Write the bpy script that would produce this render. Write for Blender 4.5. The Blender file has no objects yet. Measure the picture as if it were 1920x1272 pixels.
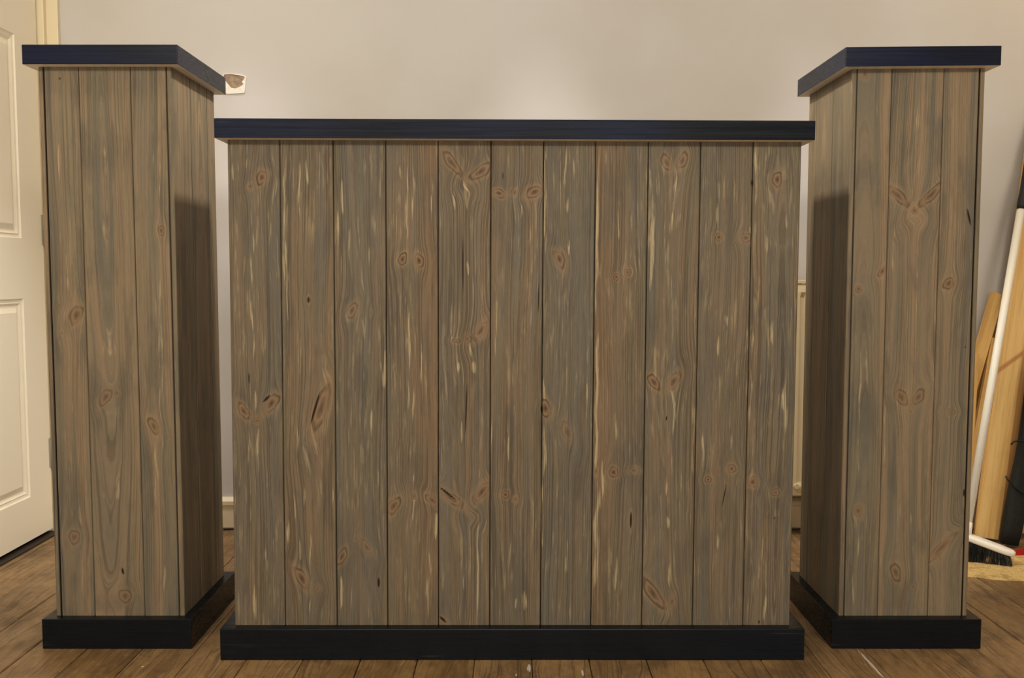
import bpy, bmesh, math, random
import numpy as np
from mathutils import Vector, Matrix
from math import sin, cos, pi, atan, radians

sc = bpy.context.scene
COL = sc.collection
rnd = random.Random(7)

# ------------------------------------------------------------------ camera
F = 1740.0; TILT = atan(118 / F); CD = 1.866; CH = .791
cd = bpy.data.cameras.new('camera'); cam = bpy.data.objects.new('camera', cd); COL.objects.link(cam)
cam.location = (0, -CD, CH); cam.rotation_euler = (pi / 2 - TILT, 0, 0)
cd.sensor_width = 36; cd.sensor_fit = 'HORIZONTAL'; cd.lens = F / 1920 * 36
cd.clip_start = .05; cd.clip_end = 30
sc.camera = cam

# ------------------------------------------------------------------ world, lights, exposure
w = bpy.data.worlds.new('world'); sc.world = w; w.use_nodes = True
w.node_tree.nodes['Background'].inputs[0].default_value = (1, .86, .66, 1)
w.node_tree.nodes['Background'].inputs[1].default_value = .0
sc.view_settings.view_transform = 'Standard'; sc.view_settings.look = 'None'
sc.view_settings.gamma = 1; sc.view_settings.use_curve_mapping = False
sc.view_settings.exposure = 0.17

def spot(x, y, z, power, color, cone, blend, r=.035, target=None):
    l = bpy.data.lights.new('downlight', 'SPOT'); l.energy = power; l.color = color
    l.spot_size = radians(cone); l.spot_blend = blend; l.shadow_soft_size = r
    o = bpy.data.objects.new('downlight', l); COL.objects.link(o); o.location = (x, y, z)
    if target: o.rotation_euler = (Vector(target) - o.location).to_track_quat('-Z', 'Y').to_euler()
    return o
def area(x, y, z, power, color, sx, sy, target=None):
    l = bpy.data.lights.new('area_lamp', 'AREA'); l.shape = 'RECTANGLE'; l.size = sx; l.size_y = sy
    l.energy = power; l.color = color
    o = bpy.data.objects.new('area_lamp', l); COL.objects.link(o); o.location = (x, y, z)
    if target: o.rotation_euler = (Vector(target) - o.location).to_track_quat('-Z', 'Y').to_euler()
    return o
COOL = (1, .95, .96); WARM = (1, .94, .83)
WALLY = .997
for x in (-.80, .10, .92):                     # downlights close to the far wall
    spot(x, .78, 2.38, 2.2, COOL, 62, .7)
    spot(x, .46, 2.38, 66, COOL, 33, 1.0, .05, (x * 1.05, WALLY, .30))
for x in (-1.1, 0, 1.1):                       # room lights behind the camera
    area(x, -2.45, 2.37, 29, WARM, .6, .6, (x * .3, .0, .5))
area(0, -4.1, .75, 34, WARM, 2.6, .75, (0, 0, .45))          # added low fill panel behind the camera, brightens the lower boards
for q in (-1, 1):                              # tilted ceiling spots, each crossing to the far pillar
    spot(.34 * q, .22, 2.38, 175, WARM, 46, .8, .12, (-.74 * q, .22, 1.02))
area(1.75, .45, 2.38, 5, (1, .80, .52), .2, .2)
area(-.9, -.3, 2.38, 9, (1, .86, .62), .2, .2)

# ------------------------------------------------------------------ helpers
def lin(c):
    return tuple(((v / 255) / 12.92 if v / 255 <= .04045 else ((v / 255 + .055) / 1.055) ** 2.4) for v in c) + (1,)
def ray(px, py):
    u = (px - 960) / F; v = (py - 636) / F
    return (u, cos(TILT) - v * sin(TILT), -sin(TILT) - v * cos(TILT))
def ony(px, py, Y):                            # measured photo point -> x, z on the plane y = Y
    r = ray(px, py); k = (Y + CD) / r[1]; return k * r[0], CH + k * r[2]

def new_obj(name, me, parent=None, loc=None):
    o = bpy.data.objects.new(name, me); COL.objects.link(o)
    if parent: o.parent = parent
    if loc: o.location = loc
    return o
def obj(name, bm, mats, parent=None, loc=None, smooth=False):
    me = bpy.data.meshes.new(name); bmesh.ops.recalc_face_normals(bm, faces=bm.faces); bm.to_mesh(me); bm.free()
    for m in (mats if isinstance(mats, (list, tuple)) else [mats]): me.materials.append(m)
    if smooth:
        for p in me.polygons: p.use_smooth = True
    return new_obj(name, me, parent, loc)
def thing(name, label, cat, loc=(0, 0, 0), group=None):
    o = new_obj(name, None, None, loc); o['label'] = label; o['category'] = cat
    o.empty_display_size = .05
    if group: o['group'] = group
    return o
def tag(o, label, cat, group=None, kind=None):
    o['label'] = label; o['category'] = cat
    if group: o['group'] = group
    if kind: o['kind'] = kind
    return o
def struct(o): o['kind'] = 'structure'; return o
def box(bm, x0, x1, y0, y1, z0, z1, bev=0, mi=0, M=None):
    r = bmesh.ops.create_cube(bm, size=1)
    vs = r['verts']
    for v in vs:
        v.co = Vector(((x0 + x1) / 2 + v.co.x * (x1 - x0), (y0 + y1) / 2 + v.co.y * (y1 - y0), (z0 + z1) / 2 + v.co.z * (z1 - z0)))
    fs = set(f for v in vs for f in v.link_faces)
    for f in fs: f.material_index = mi
    if bev:
        es = list(set(e for v in vs for e in v.link_edges))
        n0 = set(bm.verts)
        rr = bmesh.ops.bevel(bm, geom=es, offset=bev, segments=2, affect='EDGES', profile=.6)
        vs = [v for v in bm.verts if v in set(rr['verts']) or v in vs]
        vs = list(set(v for v in vs if v.is_valid))
    if M:
        for v in vs: v.co = M @ v.co
    return vs
def prism(bm, pts, y0, y1, mi=0):              # polygon in x,z extruded along y
    a = [bm.verts.new((x, y0, z)) for x, z in pts]; b = [bm.verts.new((x, y1, z)) for x, z in pts]
    f = [bm.faces.new(a), bm.faces.new(b[::-1])]
    for i in range(len(pts)):
        j = (i + 1) % len(pts); f.append(bm.faces.new((a[j], a[i], b[i], b[j])))
    for q in f: q.material_index = mi
def tube(bm, pts, rad, seg=12, caps=True, mi=0):
    rings = []; up = Vector((0, 0, 1))
    for i, p in enumerate(pts):
        p = Vector(p); a = Vector(pts[max(0, i - 1)]); b = Vector(pts[min(len(pts) - 1, i + 1)])
        t = (b - a).normalized(); r = rad[i] if isinstance(rad, (list, tuple)) else rad
        n = t.cross(Vector((.31, .2, .93))).normalized(); m = t.cross(n)
        rings.append([bm.verts.new(p + (n * cos(2 * pi * k / seg) + m * sin(2 * pi * k / seg)) * r) for k in range(seg)])
    for A, B in zip(rings, rings[1:]):
        for k in range(seg):
            f = bm.faces.new((A[k], A[(k + 1) % seg], B[(k + 1) % seg], B[k])); f.material_index = mi; f.smooth = True
    if caps:
        bm.faces.new(rings[0][::-1]).material_index = mi; bm.faces.new(rings[-1]).material_index = mi

# ------------------------------------------------------------------ node helpers
class NT:
    def __init__(s, name):
        s.m = bpy.data.materials.new(name); s.m.use_nodes = True; s.t = s.m.node_tree; s.n = s.t.nodes
        s.b = s.n['Principled BSDF']
    def link(s, a, b): s.t.links.new(a, b)
    def put(s, sock, v):
        if v is None: return
        if isinstance(v, bpy.types.NodeSocket): s.link(v, sock)
        else: sock.default_value = v
    def math(s, op, a, b=None, c=None, clamp=False):
        n = s.n.new('ShaderNodeMath'); n.operation = op; n.use_clamp = clamp
        for i, v in enumerate((a, b, c)): s.put(n.inputs[i], v)
        return n.outputs[0]
    def attr(s, name):
        n = s.n.new('ShaderNodeAttribute'); n.attribute_name = name; return n.outputs['Fac']
    def xyz(s, x, y, z):
        n = s.n.new('ShaderNodeCombineXYZ')
        for i, v in enumerate((x, y, z)): s.put(n.inputs[i], v)
        return n.outputs[0]
    def noise(s, vec, scale=1, detail=2, rough=.5, dist=0):
        n = s.n.new('ShaderNodeTexNoise'); s.link(vec, n.inputs['Vector'])
        n.inputs['Scale'].default_value = scale; n.inputs['Detail'].default_value = detail
        n.inputs['Roughness'].default_value = rough; n.inputs['Distortion'].default_value = dist
        return n.outputs[0]
    def ss(s, v, a, b, lo=0, hi=1):
        n = s.n.new('ShaderNodeMapRange'); n.interpolation_type = 'SMOOTHSTEP'; s.put(n.inputs[0], v)
        n.inputs[1].default_value = a; n.inputs[2].default_value = b; n.inputs[3].default_value = lo; n.inputs[4].default_value = hi
        return n.outputs[0]
    def mix(s, f, a, b, mode='MIX'):
        n = s.n.new('ShaderNodeMix'); n.data_type = 'RGBA'; n.blend_type = mode
        s.put(n.inputs[0], f); s.put(n.inputs[6], a); s.put(n.inputs[7], b); return n.outputs[2]
    def coord(s, which='Object'):
        n = s.n.new('ShaderNodeTexCoord'); return n.outputs[which]
    def mapping(s, vec, scale, rot=(0, 0, 0), loc=(0, 0, 0)):
        n = s.n.new('ShaderNodeMapping'); s.link(vec, n.inputs[0]); n.inputs['Scale'].default_value = scale
        n.inputs['Rotation'].default_value = rot; n.inputs['Location'].default_value = loc; return n.outputs[0]
    def bump(s, h, strength, dist=.001):
        n = s.n.new('ShaderNodeBump'); n.inputs['Strength'].default_value = strength; n.inputs['Distance'].default_value = dist
        s.link(h, n.inputs['Height']); s.link(n.outputs[0], s.b.inputs['Normal'])
    def set(s, color=None, rough=None, spec=None):
        if color is not None: s.put(s.b.inputs['Base Color'], color)
        if rough is not None: s.put(s.b.inputs['Roughness'], rough)
        if spec is not None: s.b.inputs['Specular IOR Level'].default_value = spec

def stained_wood(name, warm, cool, olive, pale, lines=1, strokes=1, bands=1, bz=1):
    m = NT(name)
    gu, zz, bid = m.attr('gu'), m.attr('zz'), m.attr('bid')
    kr, st, dk, tone, ks = m.attr('kr'), m.attr('st'), m.attr('dk'), m.attr('tone'), m.attr('ks')
    wv = m.noise(m.xyz(m.math('MULTIPLY', gu, 26), m.math('MULTIPLY', zz, 11), bid), 1, 3, .55)
    gw = m.math('MULTIPLY_ADD', m.math('SUBTRACT', wv, .5), .0030, gu)
    def vec(sx, sz, o=0): return m.xyz(m.math('MULTIPLY', gw, sx), m.math('MULTIPLY', zz, sz), m.math('MULTIPLY_ADD', bid, 7.31, o))
    fibre = m.noise(vec(1100, 30), 1, 2, .6)
    line = m.noise(vec(560, 2.0, 3), 1, 1, .5)
    lineamt = m.noise(vec(30, 2.2, 63), 1, 1, .5)
    broad = m.noise(vec(48, 2.1 * bz, 9), 1, 3, .55)
    broad2 = m.noise(vec(75, 4.2 * bz, 19), 1, 3, .6)
    patch = m.noise(vec(22, 6.5, 29), 1, 2, .5)
    strk = m.noise(vec(210, 13, 41), 1, 3, .6)
    strk2 = m.noise(vec(120, 10, 51), 1, 3, .65)
    tf = m.math('ADD', m.math('MULTIPLY', m.math('SUBTRACT', broad, .5), 3.0 * bands), m.math('MULTIPLY_ADD', tone, .42, .5), clamp=True)
    c = m.mix(tf, cool, warm)
    c = m.mix(m.math('MULTIPLY', m.ss(broad2, .47, .63), .7), c, olive)
    c = m.mix(m.math('MULTIPLY', m.ss(m.math('ADD', tone, m.math('MULTIPLY', m.math('SUBTRACT', broad2, .5), 2)), .75, 1.35), .38), c, lin((124, 96, 68)))
    smudge = m.noise(vec(26, 6, 77), 1, 4, .6)
    c = m.mix(m.math('MULTIPLY', m.ss(smudge, .48, .68), .50), c, lin((86, 80, 69)))
    # darker stain lying in streaks
    c = m.mix(m.math('MULTIPLY', m.ss(strk2, .54, .70), .30 * strokes), c, (.055, .043, .032, 1))
    # pale worn strokes, only where the board is rubbed
    s1 = m.math('MULTIPLY', m.ss(strk, .53, .66), m.ss(patch, .40, .60))
    s2 = m.ss(m.math('MULTIPLY_ADD', m.math('SUBTRACT', strk, .5), 2.2, st), .30, .85)
    c = m.mix(m.math('MULTIPLY', s1, .24 * strokes), c, pale)
    c = m.mix(m.math('MULTIPLY', s2, .62), c, pale)
    # latewood lines and fibres
    la = m.math('MULTIPLY', m.ss(line, .50, .60), m.ss(lineamt, .36, .60, .25, 1))
    c = m.mix(m.math('MULTIPLY', la, .50 * lines), c, (.040, .029, .019, 1))
    c = m.mix(m.math('MULTIPLY', m.ss(fibre, .38, .72), .20 * lines), c, (.040, .031, .022, 1))
    # knots
    jit = m.math('MULTIPLY_ADD', m.math('SUBTRACT', strk2, .5), .5, kr)
    inside = m.ss(jit, 1.08, .80)
    rings = m.ss(m.math('SINE', m.math('MULTIPLY_ADD', m.math('SUBTRACT', fibre, .5), 3.0, m.math('MULTIPLY', jit, 17))), -.2, .9)
    kc = m.mix(m.math('MULTIPLY', rings, .45), lin((126, 101, 75)), lin((92, 68, 49)))
    kc = m.mix(m.ss(jit, .62, .10), kc, lin((60, 38, 24)))
    c = m.mix(m.math('MULTIPLY', m.math('MULTIPLY', m.ss(jit, 2.1, 1.05), .30), ks), c, lin((150, 122, 88)))
    c = m.mix(m.math('MULTIPLY', m.math('MULTIPLY', inside, .82), ks), c, kc)
    edge = m.math('MULTIPLY', m.math('MULTIPLY', m.ss(jit, .78, .98), m.ss(jit, 1.22, 1.0)), m.ss(broad2, .40, .58))
    c = m.mix(m.math('MULTIPLY', m.math('MULTIPLY', edge, .8), ks), c, lin((62, 44, 30)))
    c = m.mix(m.ss(dk, .35, .8), c, lin((30, 21, 14)))
    m.set(c, m.ss(line, .3, .7, .55, .7), .25)
    h = m.math('SUBTRACT', m.math('MULTIPLY', fibre, .4), m.math('MULTIPLY', m.ss(line, .48, .62), .8))
    h = m.math('SUBTRACT', h, m.math('MULTIPLY', m.ss(dk, .3, .8), 2.5))
    m.bump(h, .6, .0007)
    return m.m
M_PANEL = stained_wood('grey_stained_pine', lin((120, 101, 78)), lin((102, 95, 82)), lin((107, 97, 76)), lin((192, 172, 132)))
M_PILLAR = stained_wood('taupe_stained_pine', lin((137, 116, 90)), lin((104, 97, 82)), lin((119, 109, 86)), lin((182, 160, 122)), .75, .3, 1.5, .45)

def simple(name, col, rough=.6, spec=.5, metal=0):
    m = NT(name); m.set(lin(col), rough, spec); m.b.inputs['Metallic'].default_value = metal; return m.m
def painted(name, col, blue):
    m = NT(name); co = m.coord()
    g = m.noise(m.mapping(co, (3, 60, 220)), 1, 3, .6)
    b = m.noise(m.mapping(co, (1.6, 1.6, 3)), 1, 2)
    c = m.mix(m.ss(b, .42, .62), lin(col), lin(blue))
    sc_ = m.noise(m.mapping(co, (5, 90, 420), loc=(3, 1, 2)), 1, 2, .6)
    ar = m.noise(m.mapping(co, (4, 4, 22), loc=(7, 1, 4)), 1, 2, .5)
    wear = m.math('MULTIPLY', m.ss(sc_, .60, .70), m.ss(ar, .58, .70))
    c = m.mix(m.math('MULTIPLY', wear, .35), c, lin((128, 116, 112)))
    m.set(c, m.ss(g, .3, .7, .24, .32), .2); m.bump(g, .12, .0004); return m.m
M_NAVY = painted('navy_black_paint', (10, 13, 20), (14, 22, 44))
M_BLACK = painted('black_paint', (14, 17, 21), (15, 20, 27))
def pine(name, a, b, scale=(60, 60, 2.2), knot=None):
    m = NT(name); co = m.coord()
    g = m.noise(m.mapping(co, scale), 1, 3, .5, .3); g2 = m.noise(m.mapping(co, tuple(v * 5 for v in scale)), 1, 2)
    c = m.mix(m.ss(g, .35, .65), lin(a), lin(b)); c = m.mix(m.math('MULTIPLY', m.ss(g2, .5, .7), .2), c, lin((150, 104, 52)))
    if knot is not None:                       # slanting branch mark
        sx = m.n.new('ShaderNodeSeparateXYZ'); m.link(co, sx.inputs[0])
        d = m.math('ABSOLUTE', m.math('SUBTRACT', sx.outputs[2], m.math('MULTIPLY_ADD', sx.outputs[0], .95, knot)))
        c = m.mix(m.math('MULTIPLY', m.ss(d, .014, .003), .75), c, lin((168, 104, 56)))
    m.set(c, .55, .4); return m.m
M_RAW = pine('raw_pine', (244, 232, 210), (236, 220, 192), (60, 2.2, 60))
M_PINE = pine('pale_pine', (222, 182, 112), (204, 158, 88))
M_PINEK = pine('knotty_pine', (222, 184, 118), (206, 162, 96), knot=.53)
M_PINEE = pine('tan_pine', (190, 144, 84), (160, 116, 62))
M_PINED = pine('shade_brown_pine', (180, 134, 76), (156, 112, 60))  # brown tone puts shade into the colour of the plank behind the batten
M_CORE = simple('dark_gap_timber', (44, 34, 26), .9, .1)

# ------------------------------------------------------------------ boards with grain fields
def clad(name, faces, mats, parent, core=None, shear=None):
    """faces: dicts with boards [(s0,s1,toneL,toneR,cathedral)], z0,z1, P(s,depth,z)->xyz, knots, streaks, cracks, dx, dz"""
    VV = []; FF = []; A = {k: [] for k in ('gu', 'zz', 'bid', 'kr', 'st', 'dk', 'tone', 'ks')}; off = 0; MI = []
    bidn = rnd.randint(0, 900)
    for fc in faces:
        z0, z1, P = fc['z0'], fc['z1'], fc['P']; th = .011; bv = .0014; gap = fc.get('gap', .0008)
        nz = max(2, int((z1 - z0) / fc.get('dz', .004)))
        zs = np.linspace(z0, z1, nz + 1)
        for (s0, s1, tl, tr, cath) in fc['boards']:
            bidn += 1
            a, b = s0 + gap, s1 - gap; n = max(2, int((b - a) / fc.get('dx', .0014)))
            S = [a, a, a] + list(np.linspace(a + bv, b - bv, n + 1)) + [b, b, b]
            Dp = [th, th * .5, bv] + [0] * (n + 1) + [bv, th * .5, th]
            S = np.array(S); Dp = np.array(Dp); nc = len(S)
            s = np.tile(S, nz + 1); d = np.tile(Dp, nz + 1); z = np.repeat(zs, nc)
            VV.append(P(s, d, z))
            se = s + np.where(s < (a + b) / 2, -d, d)
            mid = (s0 + s1) / 2; wd = s1 - s0
            g = se - mid; zc = z.copy()
            ph = bidn * 1.7
            g = g + .0035 * np.sin(z * 5.1 + ph) + .0016 * np.sin(z * 13 + ph * 2 + g * 40)
            if cath is not None:
                c0, zc0, k = cath
                g = np.sqrt((g - c0) ** 2 + (k * (z - zc0)) ** 2 + 1e-7) + .45 * g
            kr = np.full(len(s), 9.0); ks = np.zeros(len(s))
            for (kx, kz, ra, rb, ang, strn) in fc.get('knots', []):
                if not (s0 - .004 < kx < s1 + .004): continue
                dx_, dz_ = se - kx, z - kz; ca, sa = cos(ang), sin(ang)
                u = dx_ * ca - dz_ * sa; v = dx_ * sa + dz_ * ca
                ang_ = np.arctan2(v / ra, u / rb)
                r = np.sqrt((u / rb) ** 2 + (v / ra) ** 2) * (1 + .07 * np.sin(3 * ang_ + kx * 900) + .05 * np.sin(5 * ang_ + kz * 700))
                m_ = r < kr; kr = np.where(m_, r, kr)
                wgt = np.exp(-((u / (rb * 2.3)) ** 2 + (v / (ra * 2.2)) ** 2))
                ks = np.where(m_, strn, ks)
                gk = g[np.argmin(dx_ ** 2 + dz_ ** 2)]
                g = gk + (g - gk) * (1 - .8 * wgt)
            st = np.zeros(len(s)); dk = np.zeros(len(s))
            for (x0, za, zb, wv, sv) in fc.get('streaks', []):
                if not (s0 - .002 <= x0 <= s1 + .002): continue
                zm = (za + zb) / 2; hl = abs(za - zb) / 2 + .004
                t = np.clip(1 - ((z - zm) / hl) ** 2, 0, 1)
                xx = x0 + .0015 * np.sin(z * 60 + x0 * 500)
                st = np.maximum(st, sv * np.exp(-((se - xx) / (wv * (.35 + .65 * t))) ** 2) * np.sqrt(t))
            for (x0, zq, hl, wv, ang) in fc.get('cracks', []):
                if not (s0 - .003 <= x0 <= s1 + .003): continue
                dx_, dz_ = se - x0, z - zq; u = dx_ * cos(ang) - dz_ * sin(ang); v = dx_ * sin(ang) + dz_ * cos(ang)
                t = np.clip(1 - (v / hl) ** 2, 0, 1)
                dk = np.maximum(dk, np.exp(-(u / (wv * (.3 + .7 * t))) ** 2) * (t > 0) * np.sqrt(t))
            # groove shoulders are worn a little, the groove itself is coloured dark
            seam = np.where(((s < (a + b) / 2) & (s0 > fc['boards'][0][0] + 1e-6)) | ((s > (a + b) / 2) & (s1 < fc['boards'][-1][1] - 1e-6)), fc.get('dkd', .0085), .0085)
            dk = np.maximum(dk, np.where(d > seam, .9, 0))
            A['gu'].append(g); A['zz'].append(zc); A['bid'].append(np.full(len(s), bidn % 97)); A['kr'].append(kr)
            A['st'].append(st); A['dk'].append(dk); A['ks'].append(ks)
            A['tone'].append(tl + (tr - tl) * np.clip((se - s0) / wd, 0, 1))
            i = np.arange(nz)[:, None] * nc + np.arange(nc - 1)[None, :]
            i = i.ravel() + off
            FF.append(np.stack([i, i + 1, i + 1 + nc, i + nc], 1)); off += len(s)
    V = np.concatenate(VV); Fc = np.concatenate(FF); nmain = len(Fc)
    # core carcass (closed box) behind the boards
    x0, x1, y0, y1, z0, z1 = core
    cv = np.array([(x, y, z) for x in (x0, x1) for y in (y0, y1) for z in (z0, z1)])
    cf = np.array([(0, 1, 3, 2), (4, 6, 7, 5), (0, 4, 5, 1), (2, 3, 7, 6), (0, 2, 6, 4), (1, 5, 7, 3)]) + len(V)
    V = np.concatenate([V, cv]); Fc = np.concatenate([Fc, cf])
    if shear: V = shear(V)
    me = bpy.data.meshes.new(name)
    me.vertices.add(len(V)); me.vertices.foreach_set('co', V.astype('f').ravel())
    me.loops.add(len(Fc) * 4); me.loops.foreach_set('vertex_index', Fc.astype('i').ravel())
    me.polygons.add(len(Fc)); me.polygons.foreach_set('loop_start', np.arange(0, len(Fc) * 4, 4, dtype='i'))
    mi = np.zeros(len(Fc), 'i'); mi[nmain:] = 1; me.polygons.foreach_set('material_index', mi)
    me.update(calc_edges=True)
    for k, v in A.items():
        at = me.attributes.new(k, 'FLOAT', 'POINT'); arr = np.zeros(len(V), 'f'); q = np.concatenate(v); arr[:len(q)] = q
        if k == 'kr': arr[len(q):] = 9
        at.data.foreach_set('value', arr)
    for m in mats: me.materials.append(m)
    return new_obj(name, me, parent)

PX = 1.0 / 905                                  # metres per photo pixel on the front boards (approx. near mid height)
def kn(px, py, a, b, deg, s, Y, cx, unshear=None):
    x, z = ony(px, py, Y)
    if unshear: x, z = unshear(x, z)
    return (x - cx, z, a * PX, b * PX, radians(deg), s)

# ------------------------------------------------------------------ centre counter
SHX, SHZ = .0045, -.0042
def shear_c(V):
    V = V.copy(); z = V[:, 2].copy(); x = V[:, 0].copy()
    V[:, 0] = x + SHX * (z - .55); V[:, 2] = z + SHZ * x * (z / 1.1); return V
def unsh(x, z): 
    x0 = x - SHX * (z - .55); return x0, z / (1 + SHZ * x0 / 1.1)
def shear_bm(bm, f):
    V = np.array([v.co[:] for v in bm.verts]); V = f(V)
    for v, c in zip(bm.verts, V): v.co = c

KC = [(491,333,13,9,20,1),(469.3,350,6,5,0,.8),(456.6,770.6,18,8,-32,1),(509,756.5,20,10,35,1),(481.5,789,6,5,0,.9),
 (578.8,562.6,6,4,0,1),(602,766,42,11,18,.9),(565.9,1085,23,9,-30,.9),(596,1105,7,7,0,.5),(659.8,582.4,15,8,25,.7),(695,586,7,4,0,.35),
 (687.6,1026.8,16,7,-30,.6),(641,1044.6,17,7,25,.8),(667,1010,5,4,0,.5),(755,486,11,7,20,1),(785.5,489,13,8,-15,1),(775.8,931,6,5,0,1),
 (738.5,949,18,9,35,.9),(811,939,16,7,-50,.8),(847.7,306,26,8,-38,.9),(901.5,321.7,23,9,55,.9),(855.6,639.6,8,4,90,1),(876,636,8,7,0,.5),
 (901.5,620.6,22,9,35,.8),(845,933,28,8,-52,.9),(903,923,26,9,38,.9),(832.5,1164.5,11,5,-45,.9),(935.4,362.7,12,7,-70,1),(964.3,361,6,6,0,.8),
 (1002,360.4,16,9,70,1),(948,928,7,7,0,1),(966.6,937,6,5,0,.8),(1049,485.8,17,9,-20,1),(1023,766,17,9,-15,1),(1064,811,21,9,-20,.45),
 (1155.4,519.8,6,5,0,1),(1177.5,510.7,6,6,0,1),(1150.5,886,9,8,0,1),(1188,882.7,6,9,0,.7),(1117.5,884,8,3,0,1),(1183,976.6,16,3,0,1),
 (1249.6,304.7,16,8,-25,.8),(1279.3,301.9,16,8,25,.8),(1226,717,16,8,-35,1),(1263,715.5,19,9,25,.9),(1225,1114,33,10,-35,.9),(1260,1129,12,6,10,.8),
 (1347.8,444.8,7,6,0,1),(1398.8,446,8,10,0,.7),(1371.8,879.4,8,8,0,.9),(1327.8,899.5,6,6,0,1),(1345,885,6,4,0,.4),(1457.4,337,13,8,0,1),
 (1411.4,904.7,10,9,-20,1),(1454.5,923.8,7,7,0,.8)]
SC = [(437,310,340,3,.8),(447,300,325,2,.7),(462,300,320,2,.7),(474,430,485,4,.7),(470,480,550,2,.7),(472,560,640,3,.7),(475,620,675,3,.7),(478,735,775,4,.9),
 (484,800,850,3,.8),(466,815,880,2,.7),(478,1095,1170,5,.9),(470,905,990,2,.7),(561,300,410,2,.8),(575,300,350,3,.9),(534,330,560,3,.6),(538,500,600,4,.6),
 (552,920,980,3,.8),(541,975,1020,4,.9),(562,1010,1050,3,.9),(570,905,950,3,.8),(582,1000,1090,2,.7),(582,1120,1150,2,.7),(557,800,850,3,.7),(625,880,960,2,.7),
 (642,340,410,4,.9),(634,400,470,3,.7),(672,400,480,3,.7),(693,450,550,3,.6),(722,660,730,5,1),(716,680,725,4,.9),(697,770,810,4,.8),(680,600,640,3,.8),
 (640,1080,1140,4,.9),(690,880,950,2,.7),(648,770,800,3,.7),(763,310,450,4,.8),(775,300,430,3,.7),(750,310,340,3,.8),(767,560,720,4,.8),(765,700,770,4,.7),
 (775,730,790,3,.7),(810,330,430,3,.6),(817,960,1010,5,1),(805,1020,1150,3,.7),(776,870,1000,3,.6),(762,1050,1150,3,.6),(802,1070,1170,3,.7),
 (852,360,395,4,.9),(874,340,395,5,.9),(877,490,515,5,1),(880,640,700,4,.6),(888,680,700,6,.9),(860,680,695,5,.8),(865,790,830,3,.8),(897,860,900,4,.6),
 (896,960,1170,4,.7),(846,560,650,2,.6),(870,1080,1110,2,.6),(977,380,420,2,.8),(963,680,780,4,.6),(954,820,870,3,.9),(993,430,470,4,.7),(983,1110,1145,7,1.2),
 (968,1122,1140,3,1),(1015,860,1060,3,.8),(921,780,870,3,.9),(957,1000,1080,2,.7),(1022,270,480,5,.7),(1020,700,760,3,.9),(1020,790,900,5,.8),(1060,270,350,3,.8),
 (1075,290,340,2,.8),(1065,370,400,4,.8),(1066,450,480,3,.9),(1085,330,360,2,.7),(1062,1000,1080,4,.5),(1119,268,600,6,.8),(1119,560,900,5,.8),(1119,880,1172,7,.8),
 (1155,1040,1110,4,.9),(1130,860,930,3,.7),(1160,350,450,3,.6),(1185,390,440,3,.7),(1154,760,830,4,.7),(1222,290,420,8,.7),(1222,380,560,7,.7),(1266,330,400,5,.7),
 (1246,400,470,3,.6),(1258,400,440,6,.7),(1270,390,430,6,.7),(1263,730,820,4,.9),(1263,670,700,2,.8),(1251,900,930,3,.8),(1252,970,990,5,1),(1255,1060,1110,4,.9),
 (1300,720,900,4,.7),(1305,480,600,2,.6),(1346,380,430,3,.8),(1347,630,665,6,.8),(1362,590,610,4,.8),(1318,800,880,3,.7),(1370,800,850,3,.6),(1345,1000,1030,4,.9),
 (1345,1100,1150,3,.6),(1402,560,820,2,.7),(1417,270,400,6,.7),(1408,400,480,3,.6),(1438,420,520,3,.6),(1470,590,660,6,.8),(1472,660,850,6,.7),(1475,400,430,5,.7),
 (1448,600,660,4,.6),(1434,1120,1170,4,.9),(1408,540,900,3,.6),(505,380,470,3,.5),(600,600,700,2,.5),(655,420,520,3,.5),(740,600,760,3,.5),(790,600,720,3,.5),
 (930,480,700,3,.5),(985,520,640,3,.5),(1100,620,760,3,.4),(1140,620,700,3,.5),(1240,560,640,3,.5),(1330,500,560,3,.5),(1440,720,820,3,.5),(500,1000,1080,3,.5),
 (660,1100,1150,3,.6),(860,1100,1165,3,.6),(940,980,1080,3,.5),(1040,1090,1160,3,.5),(1330,1080,1150,3,.5),(1395,1000,1120,2,.5)]
CC = [(710,1093,12,3,0),(868,500,70,1.4,0),(874,770,60,1.6,2),(1183,976,20,2.5,0),(1249.6,785,6,1.6,0),(1410,343,8,2.5,0),(1452,972,4,1.5,0),
 (1423,1167,5,2,0),(591,766,38,2,16),(500,748,12,3,45),(838,925,26,2.2,-52),(830,1162,12,3,-45),(578.5,563,6,3,0),
 (467,710,14,1.4,0),(1016,768,10,3,0),(943,330,8,1,0),(1358,930,30,1.2,10),(1010,560,40,.9,0)]
YB = .022
KCo = [kn(*k, YB, 0, unsh) for k in KC]
def strk_(l, Y, cx, un=None):
    r = []
    for (x, ya, yb, wv, sv) in l:
        X, Z0 = ony(x, ya, Y); X1, Z1 = ony(x, yb, Y); Xm = (X + X1) / 2
        if un: Xm = un(Xm, (Z0 + Z1) / 2)[0]
        r.append((Xm - cx, Z0, Z1, max(.0016, wv * PX * .8), sv))
    return r
def crk_(l, Y, cx, un=None):
    r = []
    for (x, y, hl, wv, dg) in l:
        X, Z = ony(x, y, Y)
        if un: X, Z = un(X, Z)
        r.append((X - cx, Z, hl * PX, max(.0013 if abs(dg) < 12 else .0030, wv * PX), radians(dg)))
    return r
bx_px = [(428,438),(526.5,532.8),(626.5,630),(724,726),(821.8,821.8),(920,918.8),(1018,1014.7),(1115,1110),(1213.5,1205.6),(1312,1300.5),(1410.5,1395),(1502,1482.4)]
bxs = []
for a, b in bx_px:
    za = ony(a, 268, YB); zb = ony(b, 1170, YB); bxs.append((unsh(*za)[0] + unsh(*zb)[0]) / 2)
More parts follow.
